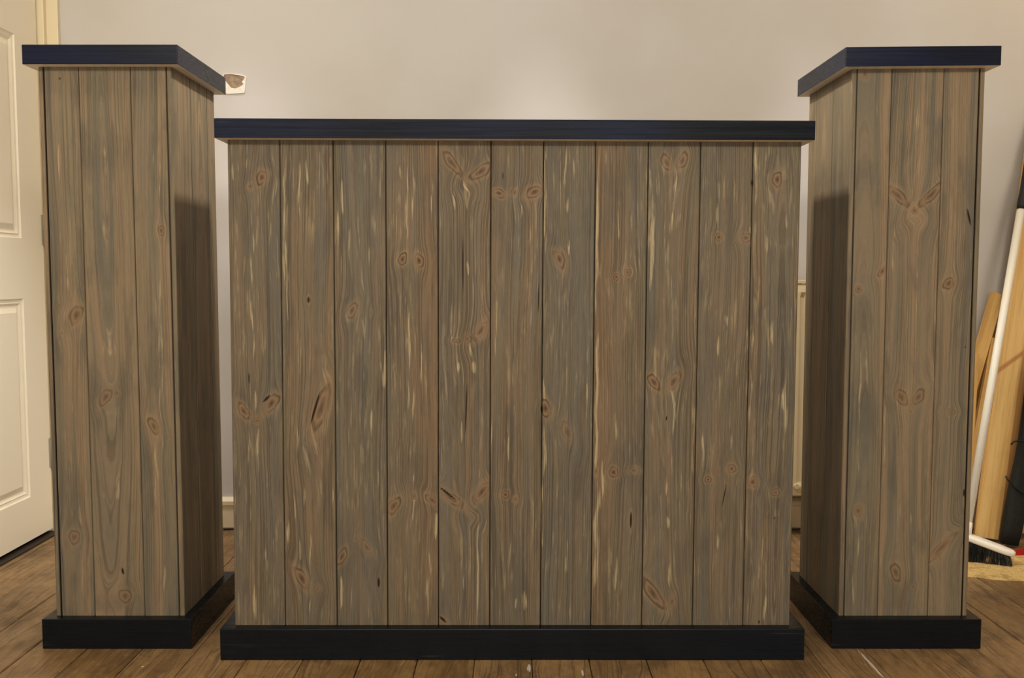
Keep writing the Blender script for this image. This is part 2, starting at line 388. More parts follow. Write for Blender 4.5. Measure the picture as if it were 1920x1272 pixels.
tones = [(.2,-.6),(.7,.3),(-.6,-.3),(.0,1.4),(.0,.2),(.4,.1),(-.6,-.8),(1.5,-.1),(-.1,.1),(-.4,.3),(.6,-.7)]
caths = [None, None, None, None, None, None, None, None, None, None, (.02, .36, .02)]
boards = [(bxs[i], bxs[i + 1], *tones[i], caths[i]) for i in range(11)]
HB = .5765; DEP = .30
root = thing('bar_counter', 'wide low grey-stained plank bar counter with navy top, standing between the two tall pillars', 'bar counter', (0, 0, 0))
xl, xr = bxs[0], bxs[-1]
front = dict(boards=boards, z0=.064, z1=1.0625, P=lambda s, d, z: np.stack([s, YB + d, z], 1), knots=KCo, streaks=strk_(SC, YB, 0, unsh), cracks=crk_(CC, YB, 0, unsh))
sb = lambda n, L: [(.0115 + i * (L - .0115) / n, .0115 + (i + 1) * (L - .0115) / n, rnd.uniform(-.5, .5), rnd.uniform(-.5, .5), None) for i in range(n)]
LS = DEP - .05
sideL = dict(boards=sb(2, LS), z0=.064, z1=1.0625, P=lambda s, d, z: np.stack([xl + d, YB + s, z], 1), dx=.006, dz=.02)
sideR = dict(boards=sb(2, LS), z0=.064, z1=1.0625, P=lambda s, d, z: np.stack([xr - d, YB + s, z], 1), dx=.006, dz=.02)
clad('plank_cladding', [front, sideL, sideR], [M_PANEL, M_CORE], root, (xl + .009, xr - .009, YB + .009, YB + LS - .001, .06, 1.0625), shear_c)

def cap_mesh(x0, x1, y0, y1, z0, z1, shear, name, mat, parent, raw=True):
    bm = bmesh.new(); box(bm, x0, x1, y0, y1, z0, z1, .0016)
    bmesh.ops.recalc_face_normals(bm, faces=bm.faces)
    for f in bm.faces:
        if raw and f.normal.z < -.9: f.material_index = 1
    if shear: shear_bm(bm, shear)
    return obj(name, bm, [mat, M_RAW], parent)
cap_mesh(-.594, .600, 0, DEP, 1.0625, 1.1015, shear_c, 'counter_top', M_NAVY, root)
cap_mesh(-.602, .603, 0, DEP, 0, .0655, None, 'plinth', M_BLACK, root, raw=False)

# ------------------------------------------------------------------ pillars
KL = [(142.9,591.7,19,11,25,.8),(116,625,4,3,0,.7),(104,578,9,4,40,.35),(198,745,17,9,35,.7),(219.5,737.4,5,4.5,0,.9),(302,432.5,9,6,0,.7),(288,799.6,17,8,-25,.8),
 (312,820,5,4,0,.6),(139,1008,13,10,0,.6),(234.4,1118.5,12,12,0,.7),(208,850,7,5,0,.3),(112,147,3,3,0,.7),(335,978,6,4,0,.8)]
SL = [(205,560,720,13,.35),(198,270,360,7,.5),(222,760,1000,7,.45),(300,470,760,9,.4),(299,560,820,3,.6),(308,1060,1110,3,.7),(132,640,1000,9,.3),(112,435,500,3,.6),
 (320,200,330,2,.5),(292,830,960,7,.5),(150,820,1150,6,.35),(285,250,330,4,.5),(300,260,420,3,.5),(110,270,340,5,.5),(125,460,560,2,.5),(150,230,560,3,.3),(215,1040,1100,3,.4),
 (195,380,560,10,.3),(252,600,900,2,.4)]
CL = [(230,1072,9,3,-10),(112,147,2,2,0)]
KR = [(1621.5,137.8,10,8,0,.8),(1682.3,365.6,29,9,-48,.9),(1746,365.6,31,8,45,.9),(1714.9,395.3,7,7,0,.9),(1654.6,508.5,12,6,30,.9),(1610,542,7,6,0,.9),
 (1779,532,12,9,35,.9),(1689.7,745,17,10,-35,.75),(1722,745,17,9,30,.75),(1708,772,4,3,0,.8),(1783,773.5,6,9,0,.5),(1609,958,11,9,0,.8),(1680,1074,18,9,-15,.8),
 (1711,1101,4,4,0,1),(1766,1027,38,8,43,.65)]
SR = [(1612,620,900,3,.7),(1625,640,760,3,.5),(1716,160,420,9,.35),(1712,300,420,5,.5),(1700,540,700,3,.5),(1720,480,640,3,.5),(1660,400,1150,3,.4),(1735,780,1150,3,.4),
 (1752,500,900,3,.4),(1609,1000,1060,3,.6),(1600,1060,1130,3,.6),(1690,860,1000,8,.3),(1650,800,1150,3,.4),(1790,400,620,5,.3),(1675,420,560,4,.4),(1710,880,1100,6,.3)]
CR = [(1817,408,22,2.4,-14),(1810,653,2,2,0),(1808,925,10,3,0)]
CW = .2745; CY = .058; CYB = .021; PD = .32

def pillar(cx, label, K, S, Cc, btop, tone, caths, shear, capz, seed):
    t = thing('pillar', label, 'pillar', (cx, CY, 0), 'matching tall pillars either side of the counter')
    h = CW / 2; Y = CY + CYB; top = capz - .04
    bs = [(-h + .0115 if i == 0 else btop[i - 1], h - .0115 if i == 2 else btop[i], *tone[i], caths[i]) for i in range(3)]
    k = [(q[0], q[1], q[2], q[3], q[4], q[5]) for q in (kn(*kk, Y, cx) for kk in K)]
    P0 = lambda s, d, z: np.stack([s, CYB + d + .0004, z], 1)
    fr = dict(boards=bs, z0=.064, z1=top, P=P0, knots=k, streaks=strk_(S, Y, cx), cracks=crk_(Cc, Y, cx), gap=.0006)
    r2 = random.Random(seed)
    def side():
        e = [0, .111, .221, .275]
        return [(e[i], e[i + 1], r2.uniform(.5, .8), r2.uniform(.4, .8), (r2.uniform(-.02, .02), r2.uniform(.3, .9), .04) if i == 1 else None) for i in range(3)]
    sknots = [(.172, .97, .012, .010, 0, .5), (.06, .63, .012, .006, .3, .5), (.15, .30, .014, .004, .2, .7), (.25, 1.06, .008, .006, 0, .6)]
    sl = dict(boards=side(), z0=.064, z1=top, P=lambda s, d, z: np.stack([-h + d, CYB + s, z], 1), dx=.0025, dz=.005, knots=sknots, gap=.0010, dkd=.0012)
    sr = dict(boards=side(), z0=.064, z1=top, P=lambda s, d, z: np.stack([h - d, CYB + s, z], 1), dx=.0025, dz=.005, knots=sknots, gap=.0010, dkd=.0012)
    e2 = [-h + .0115, -.045, .045, h - .0115]
    bk = dict(boards=[(e2[i], e2[i + 1], .2, .1, None) for i in range(3)], z0=.064, z1=top, P=lambda s, d, z: np.stack([s, CYB + .275 - d, z], 1), dx=.006, dz=.02)
    clad('plank_cladding', [fr, sl, sr, bk], [M_PILLAR, M_CORE], t, (-h + .009, h - .009, CYB + .0095, CYB + .275 - .009, .06, top), shear)
    cap_mesh(-.1585, .1585, 0, PD, top, capz, shear, 'pillar_cap', M_NAVY, t)
    cap_mesh(-.1585, .1585, 0, PD, 0, .064, None, 'plinth', M_BLACK, t, raw=False)
    return t
def bset(cx, tb):
    return [ (ony(a, 132, CY + CYB)[0] + ony(b, 1154, CY + CYB)[0]) / 2 - cx for a, b in tb]
pillar(-.8395, 'tall square plank-clad pillar with navy cap left of the counter, beside the cream door', KL, SL, CL, bset(-.8395, [(147.5, 177), (244, 271)]),
       [(-.3, .1), (.5, .4), (-.7, .2)], [None, (.0, .98, .04), None], None, 1.2615, 3)
def shr(V):
    V = V.copy(); V[:, 2] += .009 * V[:, 0] * (V[:, 2] / 1.25); return V
pillar(.838, 'tall square plank-clad pillar with navy cap right of the counter, beside the leaning broom', KR, SR, CR, bset(.838, [(1672, 1646.4), (1770.5, 1739.8)]),
       [(-.2, .4), (.2, .5), (.5, -.4)], [(.0, .15, .03), None, None], shr, 1.258, 5)

# ------------------------------------------------------------------ room shell
def plaster():
    m = NT('cream_plaster'); co = m.coord()
    n = m.noise(co, 2.2, 3, .5); f = m.noise(co, 42, 4, .6); g = m.noise(m.mapping(co, (10, 10, 26)), 1, 3, .6)
    c = m.mix(m.ss(n, .35, .65), lin((201, 197, 194)), lin((195, 189, 182)))
    m.set(c, .75, .3); m.bump(m.math('MULTIPLY_ADD', g, .8, m.math('MULTIPLY', f, .35)), .12, .002); return m.m
M_WALL = plaster()
M_CEIL = simple('white_ceiling', (232, 226, 212), .9, .1)
M_CREAM = NT('cream_gloss_paint')
_g = M_CREAM.noise(M_CREAM.mapping(M_CREAM.coord(), (90, 90, 5)), 1, 3, .6)
M_CREAM.set(lin((242, 232, 212)), .42, .45); M_CREAM.bump(_g, .25, .0006); M_CREAM = M_CREAM.m
M_CREAM2 = simple('cream_trim_paint', (226, 212, 180), .4, .5)
WY = .997; WXL = -1.43; WXR = 2.15; CZ = 2.4; WYF = -4.2
def slab(name, *b, mat=M_WALL):
    bm = bmesh.new(); box(bm, *b); return struct(obj(name, bm, mat))
wb = slab('wall_back', WXL - .1, WXR + .1, WY, WY + .1, -.1, CZ + .1)
slab('wall_right', WXR, WXR + .1, WYF, WY, -.1, CZ + .1)
slab('wall_front', WXL - .1, WXR + .1, WYF - .1, WYF, -.1, CZ + .1, mat=simple('dimmed_wall_brown', (112, 98, 84), .9, .1))  # unseen wall, darkened to brown to weaken its reflection in the caps
slab('ceiling', WXL, WXR, WYF, WY, CZ, CZ + .1, mat=M_CEIL)
DY0, DY1 = .193, .955
bm = bmesh.new()
box(bm, WXL - .1, WXL, WYF, DY0 - .012, -.1, CZ + .1); box(bm, WXL - .1, WXL, DY1 + .002, WY, -.1, CZ + .1); box(bm, WXL - .1, WXL, DY0 - .012, DY1 + .002, 2.0, CZ + .1)
struct(obj('wall_left', bm, M_WALL))
bm = bmesh.new(); box(bm, WXL - .14, WXL - .1, DY0 - .1, DY1 + .04, -.1, 2.1); struct(obj('trim_4', bm, M_CORE))

# floor boards run away from the camera
def floor_mat():
    m = NT('worn_floorboards'); co = m.coord(); bid = m.attr('bid')
    sx = m.n.new('ShaderNodeSeparateXYZ'); m.link(co, sx.inputs[0]); X, Yc = sx.outputs[0], sx.outputs[1]
    warp = m.math('MULTIPLY', m.math('SUBTRACT', m.noise(m.xyz(m.math('MULTIPLY', X, 9), m.math('MULTIPLY', Yc, 3.2), bid), 1, 2), .5), .075)
    gx = m.math('ADD', X, warp)
    def vec(a, b, o): return m.xyz(m.math('MULTIPLY', gx, a), m.math('MULTIPLY', Yc, b), m.math('MULTIPLY_ADD', bid, 3.7, o))
    line = m.noise(vec(170, 2.2, 1), 1, 2, .5); fib = m.noise(vec(500, 22, 4), 1, 3, .6); br = m.noise(vec(9, 3, 8), 1, 4, .6)
    grime = m.noise(m.mapping(co, (6, 6, 6)), 1, 5, .65)
    c = m.mix(m.ss(br, .35, .65), lin((138, 108, 68)), lin((108, 82, 50)))
    c = m.mix(m.math('MULTIPLY', m.ss(m.noise(m.xyz(bid, bid, bid), 3.1, 0), .4, .6), .4), c, lin((150, 120, 84)))
    c = m.mix(m.math('MULTIPLY', m.ss(line, .53, .61), m.ss(grime, .4, .6, .15, .55)), c, lin((58, 38, 22)))
    c = m.mix(m.math('MULTIPLY', m.ss(fib, .45, .7), .25), c, lin((62, 44, 28)))
    c = m.mix(m.math('MULTIPLY', m.ss(grime, .5, .68), .5), c, lin((70, 54, 38)))
    mot = m.noise(m.mapping(co, (70, 30, 70)), 1, 4, .65)
    c = m.mix(m.math('MULTIPLY', m.ss(mot, .48, .68), .45), c, lin((78, 56, 32)))
    c = m.mix(m.math('MULTIPLY', m.ss(mot, .44, .30), .35), c, lin((176, 142, 98)))
    v = m.n.new('ShaderNodeTexVoronoi'); m.link(m.mapping(co, (1, 1, 1)), v.inputs['Vector']); v.inputs['Scale'].default_value = 24
    sep = m.n.new('ShaderNodeSeparateColor'); m.link(v.outputs['Color'], sep.inputs[0])
    speck = m.math('MULTIPLY', m.ss(v.outputs['Distance'], .07, .045), m.ss(sep.outputs[0], .93, .94))
    c = m.mix(m.math('MULTIPLY', speck, .9), c, lin((226, 218, 204)))
    # spilled paint runs: (x, y, halfwidth, halflength)
    for (px, py, hw, hl, lean) in ((992, 1252, .004, .022, .1), (1092, 1262, .003, .016, .0), (1634, 1247, .0035, .07, .0), (968, 1266, .002, .006, 0)):
        k = ray(px, py); t = -CH / k[2]; fx, fy = t * k[0], -CD + t * k[1]
        d1 = m.math('DIVIDE', m.math('SUBTRACT', X, fx), hw); d2 = m.math('DIVIDE', m.math('SUBTRACT', Yc, fy), hl)
        rr = m.math('ADD', m.math('MULTIPLY', d1, d1), m.math('MULTIPLY', d2, d2))
        c = m.mix(m.math('MULTIPLY', m.ss(m.math('ADD', rr, m.math('MULTIPLY', m.math('SUBTRACT', fib, .5), 2.5)), 1.0, .5), .75), c, lin((205, 200, 192)))
    m.set(c, m.ss(grime, .35, .65, .36, .55), .5)
    m.bump(m.math('SUBTRACT', m.math('MULTIPLY', grime, 1.2), m.ss(line, .50, .62)), .55, .0014)
    return m.m
M_FLOOR = floor_mat()
def build_floor():
    x0 = .041 - .1182 * 13; V = []; Fc = []; ids = []; mi = []
    k = 0; x = x0
    while x < WXR:
        a, b = max(x, WXL - .1), min(x + .1182, WXR); g = rnd.uniform(.0004, .0014)
        ys = [WYF, -2.2, -.9, -.1 + rnd.uniform(-.3, .3), .6, WY]
        lift = rnd.uniform(0, .001)
        prof = [(a + g, -.02), (a + g, -.002), (a + g + .002, -lift), (b - g - .002, -lift), (b - g, -.002), (b - g, -.02)]
        o = len(V)
        for y in (WYF, WY):
            for (px, pz) in prof: V.append((px, y, pz)); ids.append(k)
        for i in range(5): Fc.append((o + i, o + i + 1, o + 7 + i, o + 6 + i)); mi.append(0)
        k += 1; x += .1182
    o = len(V); V += [(WXL - .1, WYF, -.018), (WXR, WYF, -.018), (WXR, WY, -.018), (WXL - .1, WY, -.018)]; ids += [0] * 4
    Fc.append((o, o + 1, o + 2, o + 3)); mi.append(1)
    me = bpy.data.meshes.new('floor'); me.from_pydata(V, [], Fc); me.update()
    at = me.attributes.new('bid', 'FLOAT', 'POINT'); at.data.foreach_set('value', [float(i * 1.37 % 50) for i in ids])
    me.polygons.foreach_set('material_index', mi); me.materials.append(M_FLOOR); me.materials.append(M_CORE)
    return struct(new_obj('floor', me))
build_floor()

# baseboard on the far wall: moulded top, shadow gap at the floor
bm = bmesh.new()
pr = [(WY, .008), (WY - .016, .008), (WY - .016, .076), (WY - .020, .080), (WY - .020, .092), (WY - .012, .100), (WY, .102)]
def profile_x(bm, pr, x0, x1):
    a = [bm.verts.new((x0, y, z)) for y, z in pr]; b = [bm.verts.new((x1, y, z)) for y, z in pr]
    bm.faces.new(a); bm.faces.new(b[::-1])
    for i in range(len(pr)):
        j = (i + 1) % len(pr); bm.faces.new((a[j], a[i], b[i], b[j]))
profile_x(bm, pr, -1.362, WXR); struct(obj('baseboard_back', bm, M_CREAM2))

# damaged plaster beside the left pillar's cap
def wp(px, py): return ony(px, py, WY)
outer = [(420,139),(430,138),(444,139),(452,140.5),(462.5,143.5),(462,150),(461,158),(460,170),(459,175),(448,176),(436,176.5),(424,177),(417,170),(416,155)]
hole = [(421,140),(432,139),(444,141),(452,142),(461,145),(457,150),(454,154),(457,158),(453,162),(442,166.5),(434,165),(428,158),(423,152),(419,147)]
bm = bmesh.new()
oo = [wp(*p) for p in outer]; hh = [wp(*p) for p in hole]
def ringmesh(bm, O, H, y0, y1):
    from math import atan2
    cxx = sum(p[0] for p in H) / len(H); czz = sum(p[1] for p in H) / len(H)
    N = 48
    def samp(P, a):
        best = None
        d = (cos(a), sin(a))
        for i in range(len(P)):
            ax, az = P[i][0] - cxx, P[i][1] - czz; bx_, bz = P[(i + 1) % len(P)][0] - cxx, P[(i + 1) % len(P)][1] - czz
            ex, ez = bx_ - ax, bz - az; den = d[0] * ez - d[1] * ex
            if abs(den) < 1e-12: continue
            t = (ax * ez - az * ex) / den; u = (ax * d[1] - az * d[0]) / den
            if t > 0 and -1e-6 <= u <= 1 + 1e-6 and (best is None or t > best): best = t
        best = best or .005
        return cxx + d[0] * best, czz + d[1] * best
    Ho = [samp(H, 2 * pi * i / N) for i in range(N)]; Oo = [samp(O, 2 * pi * i / N) for i in range(N)]
    a0 = [bm.verts.new((x, y1, z)) for x, z in Oo]; a = [bm.verts.new((x * .985 + cxx * .015, y0, z * .985 + czz * .015)) for x, z in Oo]; b = [bm.verts.new((x, y0 - rnd.uniform(0, .0012), z)) for x, z in Ho]; c = [bm.verts.new((x, y1, z)) for x, z in Ho]
    for i in range(N):
        j = (i + 1) % N; bm.faces.new((a0[i], a0[j], a[j], a[i])); bm.faces.new((a[i], a[j], b[j], b[i])); bm.faces.new((b[i], b[j], c[j], c[i]))
    return Ho
Ho = ringmesh(bm, oo, hh, WY - .0035, WY)
obj('filler_patch', bm, simple('white_filler', (236, 230, 220), .8, .2), wb)
bm = bmesh.new()
vs = [bm.verts.new((x, WY - .0006 - (i % 3) * .0003, z)) for i, (x, z) in enumerate(Ho)]
cc = bm.verts.new((sum(p[0] for p in Ho) / 48, WY - .0022, sum(p[1] for p in Ho) / 48))
for i in range(48): bm.faces.new((vs[i], vs[(i + 1) % 48], cc))
mm = NT('bare_brown_plaster'); mm.set(mm.mix(mm.ss(mm.noise(mm.coord(), 90, 4), .4, .6), lin((168, 148, 126)), lin((146, 126, 106))), .9, .2)
mm.bump(mm.noise(mm.coord(), 60, 4), .6, .003)
obj('bare_plaster', bm, mm.m, wb)

# ------------------------------------------------------------------ door in the left wall
XF = -1.418
def door():
    bm = bmesh.new(); x0 = XF - .036; z0, z1 = .014, 1.985
    cols = [(DY0 + .125, DY0 + .345), (DY1 - .345, DY1 - .125)]; rows = [(.142, .726), (.900, 1.480), (1.58, 1.86)]
    ys = [DY0, cols[0][0], cols[0][1], cols[1][0], cols[1][1], DY1]; zs = [z0, rows[0][0], rows[0][1], rows[1][0], rows[1][1], rows[2][0], rows[2][1], z1]
    for i in range(5):
        for j in range(7):
            a, b, c, d = ys[i], ys[i + 1], zs[j], zs[j + 1]
            if i in (1, 3) and j in (1, 3, 5):
                prof = [(0, 0), (.003, -.004), (.010, -.0065), (.013, -.0035), (.020, -.009), (.024, -.009), (.040, -.0015)]
                prev = None
                for (ins, dx) in prof:
                    q = [bm.verts.new((XF + dx, y, z)) for y, z in ((a + ins, c + ins), (b - ins, c + ins), (b - ins, d - ins), (a + ins, d - ins))]
                    if prev:
                        for k in range(4): bm.faces.new((prev[k], prev[(k + 1) % 4], q[(k + 1) % 4], q[k]))
                    prev = q
                bm.faces.new(prev)
            else:
                bm.faces.new([bm.verts.new((XF, y, z)) for y, z in ((a, c), (b, c), (b, d), (a, d))])
    bmesh.ops.remove_doubles(bm, verts=bm.verts, dist=1e-5)
    def q(*p): bm.faces.new([bm.verts.new(v) for v in p])
    q((x0, DY0, z0), (x0, DY1, z0), (x0, DY1, z1), (x0, DY0, z1))
    q((x0, DY0, z0), (XF, DY0, z0), (XF, DY1, z0), (x0, DY1, z0)); q((x0, DY0, z1), (x0, DY1, z1), (XF, DY1, z1), (XF, DY0, z1))
    q((x0, DY0, z0), (x0, DY0, z1), (XF, DY0, z1), (XF, DY0, z0)); q((x0, DY1, z0), (XF, DY1, z0), (XF, DY1, z1), (x0, DY1, z1))
    bmesh.ops.remove_doubles(bm, verts=bm.verts, dist=1e-5)
    d = struct(obj('door_1', bm, M_CREAM))
    mh = simple('painted_steel_hinge', (168, 160, 140), .45, .5)
    for zc in (.25, .93, 1.72):
        b2 = bmesh.new(); tube(b2, [(XF + .004, DY1 + .004, zc - .045), (XF + .004, DY1 + .004, zc + .045)], .005, 10)
        box(b2, XF - .001, XF + .0015, DY1 - .010, DY1 + .003, zc - .045, zc + .045)
        obj('hinge', b2, mh, d)
    return d
door()
bm = bmesh.new()
box(bm, WXL, -1.400, DY1 + .010, WY, 0, 2.08, .002); box(bm, WXL, -1.366, DY1 + .028, WY, 0, 2.08, .002)
struct(obj('trim_1', bm, M_CREAM2))
bm = bmesh.new(); box(bm, WXL, -1.408, DY0 - .07, DY0 - .006, 0, 2.08, .003); box(bm, WXL, -1.408, DY0 - .07, DY1 + .03, 1.99, 2.08, .003)
struct(obj('trim_2', bm, M_CREAM2))
bm = bmesh.new(); box(bm, WXL - .1, -1.396, DY0 - .01, DY1 + .008, -.001, .004, .001); struct(obj('trim_3', bm, simple('dark_floor_strip', (38, 28, 20), .6, .4)))  # flat dark strip on the floor along the door foot

# ------------------------------------------------------------------ radiator behind
def radiator():
    t = thing('radiator', 'cream ribbed panel radiator on the far wall, seen in the gap by the right pillar', 'radiator', (.9, .95, .12))
    M_R = simple('radiator_enamel', (226, 208, 168), .35, .5); ox, oy, oz = t.location
    x0, x1, z0, z1 = .56, 1.22, .124, .768; fy = .905
    bm = bmesh.new(); xs = []; p = .0333
    x = x0
    pts = []
    n = int((x1 - x0) / p); off = (.868 - x0) % p
    zr = [(z0, .008), (z0 + .004, .002), (z0 + .03, 0), (z0 + .045, 1), (z1 - .04, 1), (z1 - .025, 0), (z1 - .004, .002), (z1, .008)]
    xl = [x0]
    k = x0 + off - p
    cols = []
    while k < x1:
        for dxx, dp in ((-.009, 0), (-.005, .0045), (.005, .0045), (.009, 0)):
            if x0 < k + dxx < x1: cols.append((k + dxx, dp))
        k += p
    cols = [(x0, 0)] + cols + [(x1, 0)]
    rows = []
    for z, m_ in zr:
        rows.append([bm.verts.new((x - ox, fy + (dp if m_ == 1 else m_) - oy, z - oz)) for x, dp in cols])
    for A, B in zip(rows, rows[1:]):
        for i in range(len(cols) - 1): bm.faces.new((A[i], A[i + 1], B[i + 1], B[i]))
    obj('front_panel', bm, M_R, t)
    bm = bmesh.new(); box(bm, x0 - ox, x1 - ox, fy + .012 - oy, fy + .055 - oy, z0 + .01 - oz, z1 - .012 - oz); obj('back_panel', bm, M_R, t)
    bm = bmesh.new()
    box(bm, x0 - .004 - ox, x1 + .004 - ox, fy - oy, fy + .006 - oy, z1 + .001 - oz, z1 + .011 - oz, .001)
    box(bm, x0 - .004 - ox, x1 + .004 - ox, fy + .05 - oy, fy + .056 - oy, z1 - .004 - oz, z1 + .011 - oz, .001)
    for i in range(34):
        xx = x0 + i * (x1 - x0) / 33; box(bm, xx - .003 - ox, xx + .003 - ox, fy + .004 - oy, fy + .052 - oy, z1 - .002 - oz, z1 + .009 - oz)
    obj('top_grille', bm, M_R, t)
    for xx in (x0 + .1, x1 - .1):
        bm = bmesh.new(); box(bm, xx - .02 - ox, xx + .02 - ox, fy + .055 - oy, WY - oy, z0 + .05 - oz, z1 - .05 - oz); obj('bracket', bm, M_R, t)
    bx_, bz = ony(1493, 912, fy)
    bm = bmesh.new(); tube(bm, [(bx_ - ox, fy + .006 - oy, bz - oz), (bx_ - ox, fy - .006 - oy, bz - oz)], .008, 14); obj('air_valve', bm, M_R, t)
radiator()

# ------------------------------------------------------------------ offcuts, broom and dustpan in the right corner
def plank(label, p0, p1, wdt, thk, yaw, mat, name='plank', group=None):
    p0, p1 = Vector(p0), Vector(p1); L = (p1 - p0).length
    t = (p1 - p0).normalized(); xax = Vector((cos(yaw), sin(yaw), 0)); xax = (xax - t * xax.dot(t)).normalized(); yax = t.cross(xax)
    M = Matrix((xax, yax, t)).transposed().to_4x4()
    bm = bmesh.new(); box(bm, -wdt / 2, wdt / 2, -thk / 2, thk / 2, 0, L, .0012)
    o = obj(name, bm, mat); o.matrix_world = Matrix.Translation(p0) @ M
    o['label'] = label; o['category'] = 'plank'
    if group: o['group'] = group
    return o
GRP = 'loose timber leaning in the right corner'
plank('widest pale pine plank with a slanting knot mark, leaning right behind the white broom handle', (1.412, .855, .012), (1.598, .970, 1.30), .068, .018, .0, M_PINEK, group=GRP)
plank('narrow brown-edged plank leaning just behind the widest pine plank', (1.470, .895, .010), (1.667, .983, 1.32), .060, .012, .0, M_PINEE, group=GRP)
plank('pale batten with a square top end, leaning left behind the broom handle', (1.262, .900, .012), (1.480, .968, .738), .036, .018, .0, M_PINE, group=GRP)
plank('shaded brown plank leaning left between the pale batten and the broom handle', (1.318, .935, .012), (1.536, .985, .735), .040, .010, .0, M_PINED, group=GRP)
plank('short pale offcut with its top just showing by the right pillar edge', (1.335, .845, .010), (1.392, .93, .558), .034, .016, .1, M_PINE, group=GRP)
plank('pale batten standing low beside the white broom handle, its top hidden', (1.345, .875, .010), (1.478, .950, .60), .040, .014, .0, M_PINE, group=GRP)
plank('pale timber end at the picture edge above the red dustpan', (1.562, .900, .010), (1.69, .960, .62), .040, .016, .0, M_PINED, group=GRP)

def black_case():
    t = thing('tool_bag', 'tall black bag with black cord handles, leaning beside the widest plank', 'bag', (1.453, .800, 0))
    M_B = NT('black_canvas'); n = M_B.noise(M_B.coord(), 220, 2); M_B.set(M_B.mix(M_B.ss(n, .4, .6), lin((30, 32, 28)), lin((22, 23, 20))), .7, .3); M_B = M_B.m
    bm = bmesh.new(); M = Matrix.Translation((0, 0, .008)) @ Matrix.Rotation(radians(8), 4, 'Y') @ Matrix.Rotation(radians(-1), 4, 'X')
    nz = 14; nr = 20; rings = []
    for i in range(nz + 1):
        f = i / nz; z = f * .56; w_ = .026 * (1 + .10 * sin(f * 9)) * (1 if f < .93 else .8); d_ = .016 * (1 + .15 * sin(f * 6 + 1)) * (1 if 0 < i < nz else .6)
        rings.append([bm.verts.new(M @ Vector((w_ * math.copysign(abs(cos(a)) ** .6, cos(a)), d_ * math.copysign(abs(sin(a)) ** .6, sin(a)), z))) for a in [2 * pi * k / nr for k in range(nr)]])
    for A, B in zip(rings, rings[1:]):
        for k in range(nr): bm.faces.new((A[k], A[(k + 1) % nr], B[(k + 1) % nr], B[k]))
    bm.faces.new(rings[0][::-1]); bm.faces.new(rings[-1])
    obj('bag_body', bm, M_B, t, smooth=True)
    mc = simple('black_cord', (14, 12, 12), .35, .5)
    for (pts) in (((1896, 834), (1900, 829), (1908, 827), (1916, 827), (1926, 830)), ((1886, 894), (1893, 905), (1904, 916), (1918, 926), (1930, 930))):
        b2 = bmesh.new(); q = []
        for i, (px, py) in enumerate(pts):
            yy = .776 + .003 * i; x, z = ony(px, py, yy); q.append((x - t.location.x, yy - t.location.y, z))
        tube(b2, q, .0028, 8); obj('cord_handle', b2, mc, t)
black_case()

